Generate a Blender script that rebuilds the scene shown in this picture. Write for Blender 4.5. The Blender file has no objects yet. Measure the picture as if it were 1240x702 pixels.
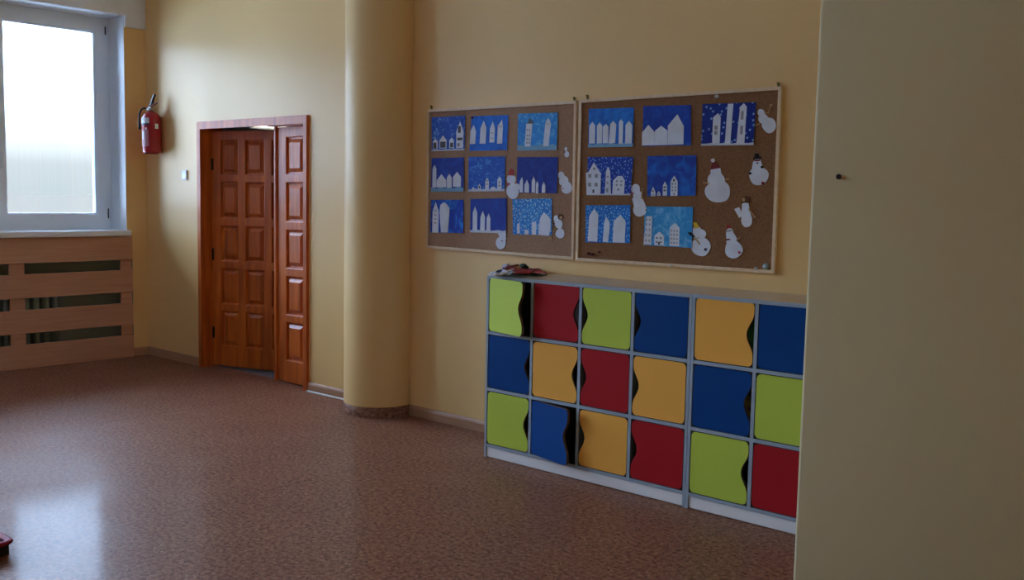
import bpy, math, random
from mathutils import Vector, Matrix
random.seed(7)
sc = bpy.context.scene
col = sc.collection
PI = math.pi

# ------------------------------------------------------------------ camera
CAM = Vector((8.5877, -4.6604, 1.5195)); YAW, PITCH, ROLL, FPX = 0.7218, -0.0927, 0.02, 1205.98
_c, _s = math.cos(YAW), math.sin(YAW)
Fw = Vector((-_s*math.cos(PITCH), _c*math.cos(PITCH), math.sin(PITCH)))
_R = Vector((_c, _s, 0)); _U = _R.cross(Fw)
Rt = _R*math.cos(ROLL) + _U*math.sin(ROLL)
Up = -_R*math.sin(ROLL) + _U*math.cos(ROLL)
cd = bpy.data.cameras.new('camera'); cam = bpy.data.objects.new('camera', cd); col.objects.link(cam)
m = Matrix((Rt, Up, -Fw)).transposed().to_4x4(); m.translation = CAM
cam.matrix_world = m
cd.sensor_width = 36; cd.lens = 36*FPX/1240; cd.clip_end = 500
sc.camera = cam

def ray(u, v): return Fw + Rt*((u-620)/FPX) - Up*((v-351)/FPX)
def onY(u, v, Y):
    d = ray(u, v); return CAM + d*((Y-CAM.y)/d.y)
def onZ(u, v, Z):
    d = ray(u, v); return CAM + d*((Z-CAM.z)/d.z)

# ------------------------------------------------------------------ colour / materials
def lin(c):
    def f(x):
        x /= 255.
        return x/12.92 if x <= .04045 else ((x+.055)/1.055)**2.4
    return tuple(f(x) for x in c) + (1,)

def mat(name, base, rough=.6, spec=.5, metal=0, noise=None, bump=None, coat=0, coat_r=.05):
    """noise = (scale xyz, colour2, low, high): mixes a second colour in by noise; bump = (scale, strength)"""
    M = bpy.data.materials.new(name); M.use_nodes = True
    nt = M.node_tree; N = nt.nodes; L = nt.links; b = N['Principled BSDF']
    b.inputs['Base Color'].default_value = base if len(base) == 4 else tuple(base)+(1,)
    b.inputs['Roughness'].default_value = rough; b.inputs['Metallic'].default_value = metal
    b.inputs['Specular IOR Level'].default_value = spec
    b.inputs['Coat Weight'].default_value = coat; b.inputs['Coat Roughness'].default_value = coat_r
    if noise or bump:
        tc = N.new('ShaderNodeTexCoord')
    if noise:
        scl, c2, lo, hi = noise
        mp = N.new('ShaderNodeMapping'); mp.inputs['Scale'].default_value = scl
        L.new(tc.outputs['Object'], mp.inputs['Vector'])
        nz = N.new('ShaderNodeTexNoise'); nz.inputs['Scale'].default_value = 1; nz.inputs['Detail'].default_value = 5
        L.new(mp.outputs[0], nz.inputs['Vector'])
        r = N.new('ShaderNodeMapRange'); r.inputs[1].default_value = lo; r.inputs[2].default_value = hi
        L.new(nz.outputs['Fac'], r.inputs[0])
        mx = N.new('ShaderNodeMix'); mx.data_type = 'RGBA'
        mx.inputs[6].default_value = b.inputs['Base Color'].default_value
        mx.inputs[7].default_value = c2 if len(c2) == 4 else tuple(c2)+(1,)
        L.new(r.outputs[0], mx.inputs[0]); L.new(mx.outputs[2], b.inputs['Base Color'])
    if bump:
        nb = N.new('ShaderNodeTexNoise'); nb.inputs['Scale'].default_value = bump[0]; nb.inputs['Detail'].default_value = 4
        L.new(tc.outputs['Object'], nb.inputs['Vector'])
        bp = N.new('ShaderNodeBump'); bp.inputs['Strength'].default_value = bump[1]; bp.inputs['Distance'].default_value = .004
        L.new(nb.outputs['Fac'], bp.inputs['Height']); L.new(bp.outputs[0], b.inputs['Normal'])
    return M

WALL_C = (.87, .578, .235)
M = {}
M['wall'] = mat('cream_wall_paint', WALL_C, .42, .5, noise=((1.2, 1.2, 1.2), (.85, .558, .222), .35, .7), bump=(60, .12))
M['greywall'] = mat('greyish_cream_wall', (.80, .69, .395), .5, .4, noise=((1.2, 1.2, 1.2), (.78, .67, .38), .35, .7), bump=(60, .12))  # greyer, less saturated base colour than the other cream walls
M['ceiling'] = mat('ceiling_white', (.82, .80, .76), .8, .2)
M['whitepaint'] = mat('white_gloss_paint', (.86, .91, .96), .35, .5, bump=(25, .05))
M['upvc'] = mat('window_plastic', (.82, .90, .97), .25, .6)  # blue tint in the base colour stands in for window glare
M['gasket'] = mat('grey_gasket', (.06, .065, .07), .6)
M['coverwood'] = mat('radiator_cover_beech', (.62, .335, .205), .34, .55, noise=((3, 2.2, 60), (.54, .275, .16), .35, .7))
M['radiator'] = mat('radiator_enamel', (.30, .37, .33), .45)
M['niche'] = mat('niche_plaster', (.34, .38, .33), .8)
M['doorwood'] = mat('varnished_pine', (.64, .150, .019), .40, .4, noise=((22, 22, 1.6), (.42, .080, .010), .38, .68), coat=.08, coat_r=.2)
M['hinge'] = mat('dark_hinge_metal', (.03, .02, .018), .4, .5, .6)
M['basewood'] = mat('baseboard_wood', (.48, .27, .15), .4, .4, noise=((4, 4, 80), (.42, .22, .12), .35, .7))
M['caulk'] = mat('white_caulk_line', (.62, .60, .56), .5)
M['cork'] = mat('cork', (.30, .15, .07), .85, .2, noise=((160, 160, 160), (.20, .095, .04), .4, .68), bump=(300, .25))
M['sheencork'] = mat('cork_with_sheen', (.42, .245, .145), .75, .3, noise=((160, 160, 160), (.31, .175, .10), .4, .68), bump=(300, .25))  # left board: grazing window sheen put into a paler cork colour
M['lightwood'] = mat('pale_frame_wood', (.82, .62, .40), .45, .4, noise=((30, 30, 30), (.74, .54, .33), .4, .7))
M['paper'] = mat('white_paper', (.78, .83, .93), .7, .2, noise=((14, 14, 14), (.70, .73, .80), .4, .7))
M['paperplain'] = mat('plain_paper', (.78, .78, .80), .7, .2)
M['pencil'] = mat('pencil_mark', (.10, .11, .13), .8, .1)
M['pencil_soft'] = mat('soft_pencil_mark', (.34, .34, .38), .8, .1)
M['greypaper'] = mat('grey_paper', (.16, .18, .22), .7, .2)
M['red_paper'] = mat('red_paper', (.42, .03, .025), .6, .3)
M['darkred_paper'] = mat('dark_red_paper', (.20, .018, .016), .65, .3)
M['yellow_paper'] = mat('yellow_paper', (.75, .48, .02), .6, .3)
M['black_paper'] = mat('black_paper', (.012, .011, .012), .7, .2)
M['tan_paper'] = mat('tan_paper', (.52, .33, .16), .7, .2)
M['brown_paper'] = mat('brown_paper', (.13, .055, .022), .7, .2)
M['pink_paper'] = mat('pink_paper', (.45, .12, .18), .7, .2)
M['snowstrip'] = mat('pale_snow_strip', (.62, .70, .80), .7, .2)
M['paleblue'] = mat('pale_blue_strip', (.22, .45, .66), .7, .2)
M['edging'] = mat('grey_blue_edging', (.36, .42, .48), .42, .4)
M['locker_in'] = mat('locker_board', (.16, .17, .18), .6, .3)
M['locker_top'] = mat('pale_beech_top', (.64, .50, .35), .4, .4, noise=((3, 40, 40), (.57, .43, .29), .35, .7))
M['plinth'] = mat('white_plinth', (.90, .88, .86), .45, .4)
M['lime'] = mat('lime_laminate', (.54, .66, .08), .5, .15)
M['red'] = mat('red_laminate', (.42, .014, .018), .5, .12)
M['blue'] = mat('blue_laminate', (.004, .058, .235), .5, .1)
M['yellow'] = mat('yellow_laminate', (.96, .46, .08), .5, .15)
M['dooredge'] = mat('brown_door_edge', (.12, .06, .035), .6)
M['exting'] = mat('red_enamel', (.36, .012, .022), .25, .5, coat=.3)
M['blackrub'] = mat('black_rubber', (.012, .012, .014), .5)
M['chrome'] = mat('valve_metal', (.42, .40, .38), .35, .5, .7)
M['label'] = mat('label_white', (.72, .72, .76), .5)
M['label_pink'] = mat('label_print', (.45, .16, .19), .5)
M['switch'] = mat('switch_plastic', (.78, .80, .84), .3)
M['brass'] = mat('brass_hook', (.22, .17, .04), .4, .5, .6)
M['pin_white'] = mat('pin_white', (.74, .76, .78), .3)
M['pin_blue'] = mat('pin_pale_blue', (.42, .56, .60), .25)
M['pin_red'] = mat('pin_dark_red', (.10, .008, .01), .3)
M['greenpom'] = mat('dark_green_paper', (.022, .05, .022), .7)
M['greycard'] = mat('grey_green_card', (.20, .22, .15), .7)
M['lilac'] = mat('lilac_paper', (.55, .54, .66), .7)
M['navy'] = mat('navy_paper', (.02, .025, .07), .7)
M['boxbody'] = mat('dark_box_plastic', (.018, .014, .010), .5)
M['boxrim'] = mat('red_box_rim', (.27, .008, .03), .55, .2)
M['greenbag'] = mat('green_cloth', (.03, .16, .02), .8)
M['palebag'] = mat('pale_blue_cloth', (.36, .40, .50), .8)
M['brownbag'] = mat('mottled_brown_cloth', (.16, .09, .03), .8, noise=((30, 30, 30), (.30, .22, .03), .48, .52))
M['greybag'] = mat('grey_brown_cloth', (.14, .12, .10), .8)
M['snow'] = mat('snow_ground', (.82, .84, .86), .9, .0)
M['field'] = mat('darkened_far_ground', (.066, .053, .039), .9, .0)  # distant ground, haze put in as a dark colour so it isn't blown out
M['corridor'] = mat('corridor_paint', (.60, .56, .50), .7)
M['corridor_floor'] = mat('corridor_floor', (.20, .25, .30), .25, .5)
M['lampmetal'] = mat('lamp_housing', (.6, .6, .6), .4)

def emit(name, c, s):
    m_ = bpy.data.materials.new(name); m_.use_nodes = True
    nt = m_.node_tree; nt.nodes.clear()
    e = nt.nodes.new('ShaderNodeEmission'); e.inputs[0].default_value = tuple(c)+(1,); e.inputs[1].default_value = s
    o = nt.nodes.new('ShaderNodeOutputMaterial'); nt.links.new(e.outputs[0], o.inputs[0]); return m_
M['tube'] = emit('lit_lamp_tube', (1, 1, .85), 2.5)

def glass_mat():
    m_ = bpy.data.materials.new('window_glass'); m_.use_nodes = True
    nt = m_.node_tree; N = nt.nodes; L = nt.links; N.clear()
    tc = N.new('ShaderNodeTexCoord'); mp = N.new('ShaderNodeMapping'); mp.inputs['Scale'].default_value = (1, 45, .5)
    L.new(tc.outputs['Object'], mp.inputs['Vector'])
    nz = N.new('ShaderNodeTexNoise'); nz.inputs['Scale'].default_value = 1; nz.inputs['Detail'].default_value = 3
    L.new(mp.outputs[0], nz.inputs['Vector'])
    cr = N.new('ShaderNodeValToRGB')
    cr.color_ramp.elements[0].position = .35; cr.color_ramp.elements[0].color = (.952, .962, .968, 1)
    cr.color_ramp.elements[1].position = .65; cr.color_ramp.elements[1].color = (.965, .975, .98, 1)
    L.new(nz.outputs['Fac'], cr.inputs[0])
    t = N.new('ShaderNodeBsdfTransparent'); L.new(cr.outputs[0], t.inputs[0])
    g = N.new('ShaderNodeBsdfGlossy'); g.inputs['Roughness'].default_value = .02
    fr = N.new('ShaderNodeFresnel'); fr.inputs[0].default_value = 1.4
    mx = N.new('ShaderNodeMixShader'); L.new(fr.outputs[0], mx.inputs[0]); L.new(t.outputs[0], mx.inputs[1]); L.new(g.outputs[0], mx.inputs[2])
    o = N.new('ShaderNodeOutputMaterial'); L.new(mx.outputs[0], o.inputs[0]); return m_
M['glass'] = glass_mat()

def floor_mat(name='speckled_linoleum', seams=True, coat=.135):
    m_ = bpy.data.materials.new(name); m_.use_nodes = True
    nt = m_.node_tree; N = nt.nodes; L = nt.links; b = N['Principled BSDF']
    tc = N.new('ShaderNodeTexCoord')
    def noise(scale, detail=2):
        mp = N.new('ShaderNodeMapping'); mp.inputs['Scale'].default_value = scale; L.new(tc.outputs['Object'], mp.inputs['Vector'])
        n = N.new('ShaderNodeTexNoise'); n.inputs['Scale'].default_value = 1; n.inputs['Detail'].default_value = detail
        L.new(mp.outputs[0], n.inputs['Vector']); return n.outputs['Fac']
    def rng(v, a, b_, c=0, d=1):
        r = N.new('ShaderNodeMapRange'); L.new(v, r.inputs[0])
        r.inputs[1].default_value = a; r.inputs[2].default_value = b_; r.inputs[3].default_value = c; r.inputs[4].default_value = d
        return r.outputs[0]
    def mix(f, c1, c2):
        x = N.new('ShaderNodeMix'); x.data_type = 'RGBA'
        L.new(f, x.inputs[0])
        for i, c in ((6, c1), (7, c2)):
            if isinstance(c, tuple): x.inputs[i].default_value = c+(1,)
            else: L.new(c, x.inputs[i])
        return x.outputs[2]
    c0 = mix(rng(noise((44, 44, 44), 3), .38, .62), (.185, .070, .040), (.33, .148, .086))
    c1 = mix(rng(noise((78, 55, 60), 2), .60, .70), c0, (.46, .27, .17))
    c2 = mix(rng(noise((52, 70, 60), 2), .60, .68), c1, (.07, .028, .02))
    out = c2
    if seams:
        sp = N.new('ShaderNodeSeparateXYZ'); L.new(tc.outputs['Object'], sp.inputs[0])
        def math_(op, a, b2=None):
            n = N.new('ShaderNodeMath'); n.operation = op
            for i, x in ((0, a), (1, b2)):
                if x is None: continue
                if isinstance(x, (int, float)): n.inputs[i].default_value = x
                else: L.new(x, n.inputs[i])
            return n.outputs[0]
        d = math_('PINGPONG', math_('SUBTRACT', sp.outputs[0], 4.365), 1.0)
        line = math_('LESS_THAN', d, .0016)
        out = mix(line, c2, (.09, .038, .025))
    L.new(out, b.inputs['Base Color'])
    # worn polish: dull patches and fine scuffs vary the gloss
    L.new(rng(noise((2.5, 2.5, 2.5), 6), .3, .75, .42, .55), b.inputs['Roughness'])
    b.inputs['Specular IOR Level'].default_value = .07
    b.inputs['Coat Weight'].default_value = coat
    L.new(rng(noise((9, 1.6, 3), 5), .35, .75, .09, .19), b.inputs['Coat Roughness'])
    bp = N.new('ShaderNodeBump'); bp.inputs['Strength'].default_value = .05; bp.inputs['Distance'].default_value = .003
    L.new(noise((60, 60, 60), 3), bp.inputs['Height']); L.new(bp.outputs[0], b.inputs['Normal'])
    return m_
M['floor'] = floor_mat()
M['floor_coving'] = floor_mat('linoleum_coving', False, .05)

def paint_mat(name, c1, c2, scale=(9, 9, 9), lo=.4, hi=.65, dots=None):
    """brushed poster paint; dots = (scale, radius, colour): flecks of snow"""
    boost = lambda c: tuple(min(.9, x*1.45) for x in lin(c)[:3])+(1,)
    mid_ = (lo+hi)/2
    m_ = mat(name, boost(c1), .6, .3, noise=(tuple(q*1.5 for q in scale), boost(c2), mid_-.10, mid_+.10))
    for nd in m_.node_tree.nodes:
        if nd.type == 'TEX_NOISE': nd.inputs['Distortion'].default_value = 1.2; nd.inputs['Roughness'].default_value = .62
    if dots:
        nt = m_.node_tree; N = nt.nodes; L = nt.links; b = N['Principled BSDF']
        src = b.inputs['Base Color'].links[0].from_socket
        tc = N.new('ShaderNodeTexCoord')
        mp = N.new('ShaderNodeMapping'); mp.inputs['Rotation'].default_value = (PI/2, 0, 0); L.new(tc.outputs['Object'], mp.inputs['Vector'])
        vo = N.new('ShaderNodeTexVoronoi'); vo.voronoi_dimensions = '2D'; vo.inputs['Scale'].default_value = dots[0]; L.new(mp.outputs[0], vo.inputs['Vector'])
        r = N.new('ShaderNodeMapRange'); L.new(vo.outputs['Distance'], r.inputs[0])
        r.inputs[1].default_value = dots[1]; r.inputs[2].default_value = dots[1]*.6
        x = N.new('ShaderNodeMix'); x.data_type = 'RGBA'; L.new(r.outputs[0], x.inputs[0]); L.new(src, x.inputs[6])
        x.inputs[7].default_value = boost(dots[2]); L.new(x.outputs[2], b.inputs['Base Color'])
    return m_

# ------------------------------------------------------------------ mesh builder
class MB:
    def __init__(s): s.v = []; s.f = []; s.mi = []; s.sm = []
    def add(s, vs, fs, mi=0, smooth=False):
        o = len(s.v); s.v += [tuple(v) for v in vs]
        for f in fs: s.f.append(tuple(i+o for i in f)); s.mi.append(mi); s.sm.append(smooth)
        return s
    def box(s, x0, x1, y0, y1, z0, z1, mi=0):
        vs = [(x, y, z) for z in (z0, z1) for y in (y0, y1) for x in (x0, x1)]
        return s.add(vs, [(0, 2, 3, 1), (4, 5, 7, 6), (0, 1, 5, 4), (2, 6, 7, 3), (0, 4, 6, 2), (1, 3, 7, 5)], mi)
    def bbox(s, x0, x1, y0, y1, z0, z1, b=.004, mi=0):
        """box with chamfered edges"""
        vs = []; ids = {}
        for ix, X in ((0, x0), (1, x1)):
            for iy, Y in ((0, y0), (1, y1)):
                for iz, Z in ((0, z0), (1, z1)):
                    sx, sy, sz = (b if ix == 0 else -b), (b if iy == 0 else -b), (b if iz == 0 else -b)
                    ids[ix, iy, iz] = len(vs)
                    vs += [(X, Y+sy, Z+sz), (X+sx, Y, Z+sz), (X+sx, Y+sy, Z)]
        I = lambda a, b_, c, k: ids[a, b_, c]+k
        fs = []
        for a in (0, 1):
            fs.append([I(a, 0, 0, 0), I(a, 1, 0, 0), I(a, 1, 1, 0), I(a, 0, 1, 0)])
            fs.append([I(0, a, 0, 1), I(1, a, 0, 1), I(1, a, 1, 1), I(0, a, 1, 1)])
            fs.append([I(0, 0, a, 2), I(1, 0, a, 2), I(1, 1, a, 2), I(0, 1, a, 2)])
        for a in (0, 1):
            for c in (0, 1):
                fs.append([I(0, a, c, 1), I(1, a, c, 1), I(1, a, c, 2), I(0, a, c, 2)])
                fs.append([I(a, 0, c, 0), I(a, 1, c, 0), I(a, 1, c, 2), I(a, 0, c, 2)])
                fs.append([I(a, c, 0, 0), I(a, c, 1, 0), I(a, c, 1, 1), I(a, c, 0, 1)])
                for d in (0, 1): fs.append([I(a, c, d, 0), I(a, c, d, 1), I(a, c, d, 2)])
        fs = fs[:6+12+8] if False else fs
        # drop duplicate corner faces, orient outward
        cx, cy, cz = (x0+x1)/2, (y0+y1)/2, (z0+z1)/2; seen = set(); out = []
        for f in fs:
            k = tuple(sorted(f))
            if k in seen: continue
            seen.add(k)
            p = [Vector(vs[i]) for i in f]; n = (p[1]-p[0]).cross(p[2]-p[0]); c = sum(p, Vector())/len(p)-Vector((cx, cy, cz))
            out.append(tuple(f) if n.dot(c) > 0 else tuple(reversed(f)))
        return s.add(vs, out, mi)
    def prism(s, pts, fn, d0, d1, mi=0, mi_side=None, smooth=False):
        """pts 2-D outline, fn(a, b, d) -> xyz; extruded from d0 to d1"""
        n = len(pts)
        vs = [fn(a, b, d0) for a, b in pts]+[fn(a, b, d1) for a, b in pts]
        p = [Vector(v) for v in vs[:n]]
        nrm = Vector()
        for i in range(n): nrm += p[i].cross(p[(i+1) % n])
        flip = nrm.dot(Vector(vs[n])-Vector(vs[0])) > 0
        a = tuple(range(n)); b = tuple(range(n, 2*n))
        caps = [tuple(reversed(a)), b] if flip else [a, tuple(reversed(b))]
        sides = []
        for i in range(n):
            j = (i+1) % n
            q = (i, j, n+j, n+i); sides.append(q if flip else tuple(reversed(q)))
        s.add(vs, caps, mi)
        o = len(s.v)-2*n
        for q in sides:
            s.f.append(tuple(k+o for k in q)); s.mi.append(mi if mi_side is None else mi_side); s.sm.append(smooth)
        return s
    def tube(s, path, r, seg=10, mi=0, caps=True):
        path = [Vector(p) for p in path]; rr = r if isinstance(r, (list, tuple)) else [r]*len(path)
        rings = []; up = None
        for i, p in enumerate(path):
            t = (path[min(i+1, len(path)-1)]-path[max(i-1, 0)]).normalized()
            if up is None: up = Vector((0, 0, 1)) if abs(t.z) < .9 else Vector((1, 0, 0))
            a = t.cross(up).normalized(); b = a.cross(t).normalized(); up = b
            rings.append([p+(a*math.cos(2*PI*k/seg)+b*math.sin(2*PI*k/seg))*rr[i] for k in range(seg)])
        vs = [v for rg in rings for v in rg]; fs = []
        for i in range(len(rings)-1):
            for k in range(seg):
                k2 = (k+1) % seg; fs.append((i*seg+k, i*seg+k2, (i+1)*seg+k2, (i+1)*seg+k))
        fs = [tuple(reversed(f)) for f in fs]
        s.add(vs, fs, mi, True)
        if caps:
            o = len(s.v)-len(vs)
            s.f += [tuple(o+k for k in range(seg)), tuple(o+len(vs)-seg+k for k in reversed(range(seg)))]; s.mi += [mi]*2; s.sm += [False]*2
        return s
    def lathe(s, prof, c=(0, 0, 0), seg=32, mi=0, a0=0, a1=2*PI):
        """prof: (r, z) bottom to top"""
        full = abs(a1-a0-2*PI) < 1e-6; n = seg if full else seg+1
        vs = [(c[0]+r*math.cos(a0+(a1-a0)*k/seg), c[1]+r*math.sin(a0+(a1-a0)*k/seg), c[2]+z) for r, z in prof for k in range(n)]
        fs = []
        for i in range(len(prof)-1):
            for k in range(seg):
                k2 = (k+1) % n; fs.append((i*n+k, i*n+k2, (i+1)*n+k2, (i+1)*n+k))
        return s.add(vs, fs, mi, True)
    def ball(s, c, r, seg=12, rings=8, mi=0, sq=(1, 1, 1)):
        vs = []; fs = []
        for i in range(rings+1):
            th = PI*i/rings
            for k in range(seg):
                ph = 2*PI*k/seg
                vs.append((c[0]+r*sq[0]*math.sin(th)*math.cos(ph), c[1]+r*sq[1]*math.sin(th)*math.sin(ph), c[2]-r*sq[2]*math.cos(th)))
        for i in range(rings):
            for k in range(seg):
                k2 = (k+1) % seg; fs.append((i*seg+k, i*seg+k2, (i+1)*seg+k2, (i+1)*seg+k))
        return s.add(vs, fs, mi, True)
    def build(s, name, mats, parent=None, at=None):
        me = bpy.data.meshes.new(name)
        off = Vector(at) if at is not None else Vector()
        me.from_pydata([tuple(Vector(v)-off) for v in s.v], [], s.f)
        for mt in (mats if isinstance(mats, (list, tuple)) else [mats]): me.materials.append(mt)
        for p, i, k in zip(me.polygons, s.mi, s.sm): p.material_index = i; p.use_smooth = k
        me.validate(); me.update()
        o = bpy.data.objects.new(name, me); col.objects.link(o)
        o.location = off
        if parent is not None:
            o.parent = parent
            if parent.get('_w'): o.location = off            # mesh given in the parent's own axes
            else:
                q = parent
                while q is not None: off = off - q.location; q = q.parent
                o.location = off
        return o

def tag(o, label=None, cat=None, group=None, kind=None):
    for k, v in (('label', label), ('category', cat), ('group', group), ('kind', kind)):
        if v: o[k] = v
    return o
def empty(name, loc=(0, 0, 0), label=None, cat=None, group=None, kind=None):
    o = bpy.data.objects.new(name, None); col.objects.link(o); o.location = loc; o.empty_display_size = .05
    return tag(o, label, cat, group, kind)
XZ = lambda a, b, d: (a, d, b)
YZ = lambda a, b, d: (d, a, b)
XY = lambda a, b, d: (a, b, d)

# ================================================================== SETTING
H = 3.45
RX, RY = 11.0, -12.0             # far ends of the room
PX, PY = 7.447, -2.2            # corner of the wall on the right
# floor
mb = MB(); mb.box(-.45, RX, RY, .12, -.12, 0); fl = mb.build('floor', M['floor'])
tag(fl, 'reddish brown speckled linoleum floor with a polished sheen', 'floor', kind='structure')
mb = MB(); mb.box(-.02, RX+.2, RY-.2, .2, H, H+.15); tag(mb.build('ceiling', M['ceiling']), 'plain white ceiling above the hall', 'ceiling', kind='structure')
# back wall with the door opening
DX0, DX1, DZ = .89, 2.414, 2.10
mb = MB(); ox0, ox1, oz = DX0+.025, DX1-.025, DZ-.03
mb.prism([(-.45, -.12), (ox0, -.12), (ox0, oz), (ox1, oz), (ox1, -.12), (RX, -.12), (RX, H), (-.45, H)], XZ, 0, .2)
tag(mb.build('wall_back', M['wall']), 'cream wall behind the door, column and cork boards', 'wall', kind='structure')
# window wall (X = 0), three windows along it
WIN = [(-2.244, -.198), (-5.0, -2.5), (-7.7, -5.2), (-10.4, -7.9)]; WZ0, WZ1 = 1.103, 3.057
mb = MB()
edges = [0.0]+[e for a, b in WIN for e in (b, a)]+[RY-.2]
NI = .16
for i in range(0, len(edges)-1, 2):
    y0, y1 = edges[i+1], edges[i]; g0 = .05 if i < len(edges)-2 else 0; g1 = .05 if i else 0
    mb.box(-.45, 0, y0, y1, WZ0, H); mb.box(-.45, -NI, y0, y1, -.12, WZ0); mb.box(-NI, 0, y0, y1, 1.04, WZ0); mb.box(-NI, 0, y0+g0, y1-g1, -.12, 1.04)
for a, b in WIN:
    mb.box(-.45, 0, a, b, WZ1, H)
    # below the sill: a niche holding the radiator
    mb.box(-.45, -NI, a, b, -.12, WZ0); mb.box(-NI, 0, a, b, 1.04, WZ0)
wl = mb.build('wall_left', M['wall']); tag(wl, 'cream outer wall with the windows and radiator niches', 'wall', kind='structure')
# right-hand wall: solid partition whose corner cuts the view, small rounded arris
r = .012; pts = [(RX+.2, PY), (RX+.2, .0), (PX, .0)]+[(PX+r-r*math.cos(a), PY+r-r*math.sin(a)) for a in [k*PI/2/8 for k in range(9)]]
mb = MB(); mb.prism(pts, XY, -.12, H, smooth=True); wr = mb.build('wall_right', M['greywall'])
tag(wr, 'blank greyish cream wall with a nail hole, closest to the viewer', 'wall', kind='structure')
mb = MB(); mb.box(RX, RX+.2, RY-.2, PY, -.12, H); tag(mb.build('wall_far_right', M['wall']), 'cream wall behind the viewer on the right', 'wall', kind='structure')
mb = MB(); mb.box(-.45, RX+.2, RY-.2, RY, -.12, H); tag(mb.build('wall_front', M['wall']), 'cream wall behind the viewer', 'wall', kind='structure')
# white painted band over the windows, stepped down beside them
ww0, ww1 = WIN[0]
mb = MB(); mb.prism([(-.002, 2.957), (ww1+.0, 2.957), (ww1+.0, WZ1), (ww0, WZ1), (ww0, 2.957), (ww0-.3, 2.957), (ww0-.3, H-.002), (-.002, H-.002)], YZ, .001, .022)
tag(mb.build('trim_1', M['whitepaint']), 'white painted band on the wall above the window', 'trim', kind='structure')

# column
CX, CY, CR = 3.312, -.062, .250
mb = MB(); mb.lathe([(CR, .0), (CR, H)], (CX, CY, 0), 64)
colm = mb.build('column', M['wall']); tag(colm, 'round cream column standing against the back wall', 'column', kind='structure')
mb = MB(); mb.lathe([(CR+.012, 0), (CR+.007, .012), (CR+.006, .07), (CR, .073)], (CX, CY, 0), 64)
mb.build('base_strip', M['floor_coving'], colm)

# baseboards
def board_profile(mb, x0, x1, mi=0, lip=False):
    mb.prism([(-.0, .0), (-.014, .0), (-.014, .05), (-.011, .062), (-.006, .072), (0, .074)], lambda a, b, d: (d, a, b), x0, x1, mi)
    if lip: mb.prism([(-.022, .0), (-.022, .006), (-.0145, .012), (-.0145, 0)], lambda a, b, d: (d, a, b), x0, x1, 1)
mb = MB(); board_profile(mb, .0145, DX0); board_profile(mb, DX1, 3.08, lip=True); board_profile(mb, 3.555, 4.68)
tag(mb.build('baseboard_back', [M['basewood'], M['caulk']]), 'brown wooden baseboard along the back wall', 'baseboard', kind='structure')
mb = MB(); mb.prism([(0, 0), (.014, 0), (.014, .05), (.011, .062), (.006, .072), (0, .074)], lambda a, b, d: (a, d, b), -.163, 0)
tag(mb.build('baseboard_left', M['basewood']), 'short brown baseboard between radiator cover and corner', 'baseboard', kind='structure')

# corridor beyond the door
mb = MB(); mb.box(-.45, 4.4, .12, 3.0, -.12, -.002)
tag(mb.build('floor_corridor', M['corridor_floor']), 'grey blue corridor floor beyond the open door leaf', 'floor', kind='structure')
mb = MB(); mb.box(-.45, -.40, .2, 3, 0, 2.6); mb.box(4.3, 4.4, .2, 3, 0, 2.6); mb.box(-.45, 4.4, 2.9, 3, 0, 2.6); mb.box(-.45, 4.4, .2, 3, 2.6, 2.7)
tag(mb.build('wall_corridor', M['corridor']), 'pale corridor walls beyond the open door leaf', 'wall', kind='structure')
# lamp on the corridor's end wall, glimpsed over the leaf
d_ = ray(326, 152.4); lp = CAM + d_*((-.345-CAM.x)/d_.x)
lamp = empty('wall_lamp', (-.40, lp.y, lp.z), 'lit tube lamp glimpsed through the gap above the door leaf', 'lamp')
mb = MB(); mb.bbox(-.399, -.372, lp.y-.24, lp.y+.24, lp.z-.04, lp.z+.04); mb.build('housing', M['lampmetal'], lamp)
mb = MB(); mb.tube([(-.348, lp.y-.22, lp.z), (-.348, lp.y+.22, lp.z)], .02, 14); mb.build('tube', M['tube'], lamp)
for q in (-.22, .22):
    mb = MB(); mb.bbox(-.373, -.325, lp.y+q-.012, lp.y+q+.012, lp.z-.028, lp.z+.028); mb.build('lamp_holder', M['lampmetal'], lamp)

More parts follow.
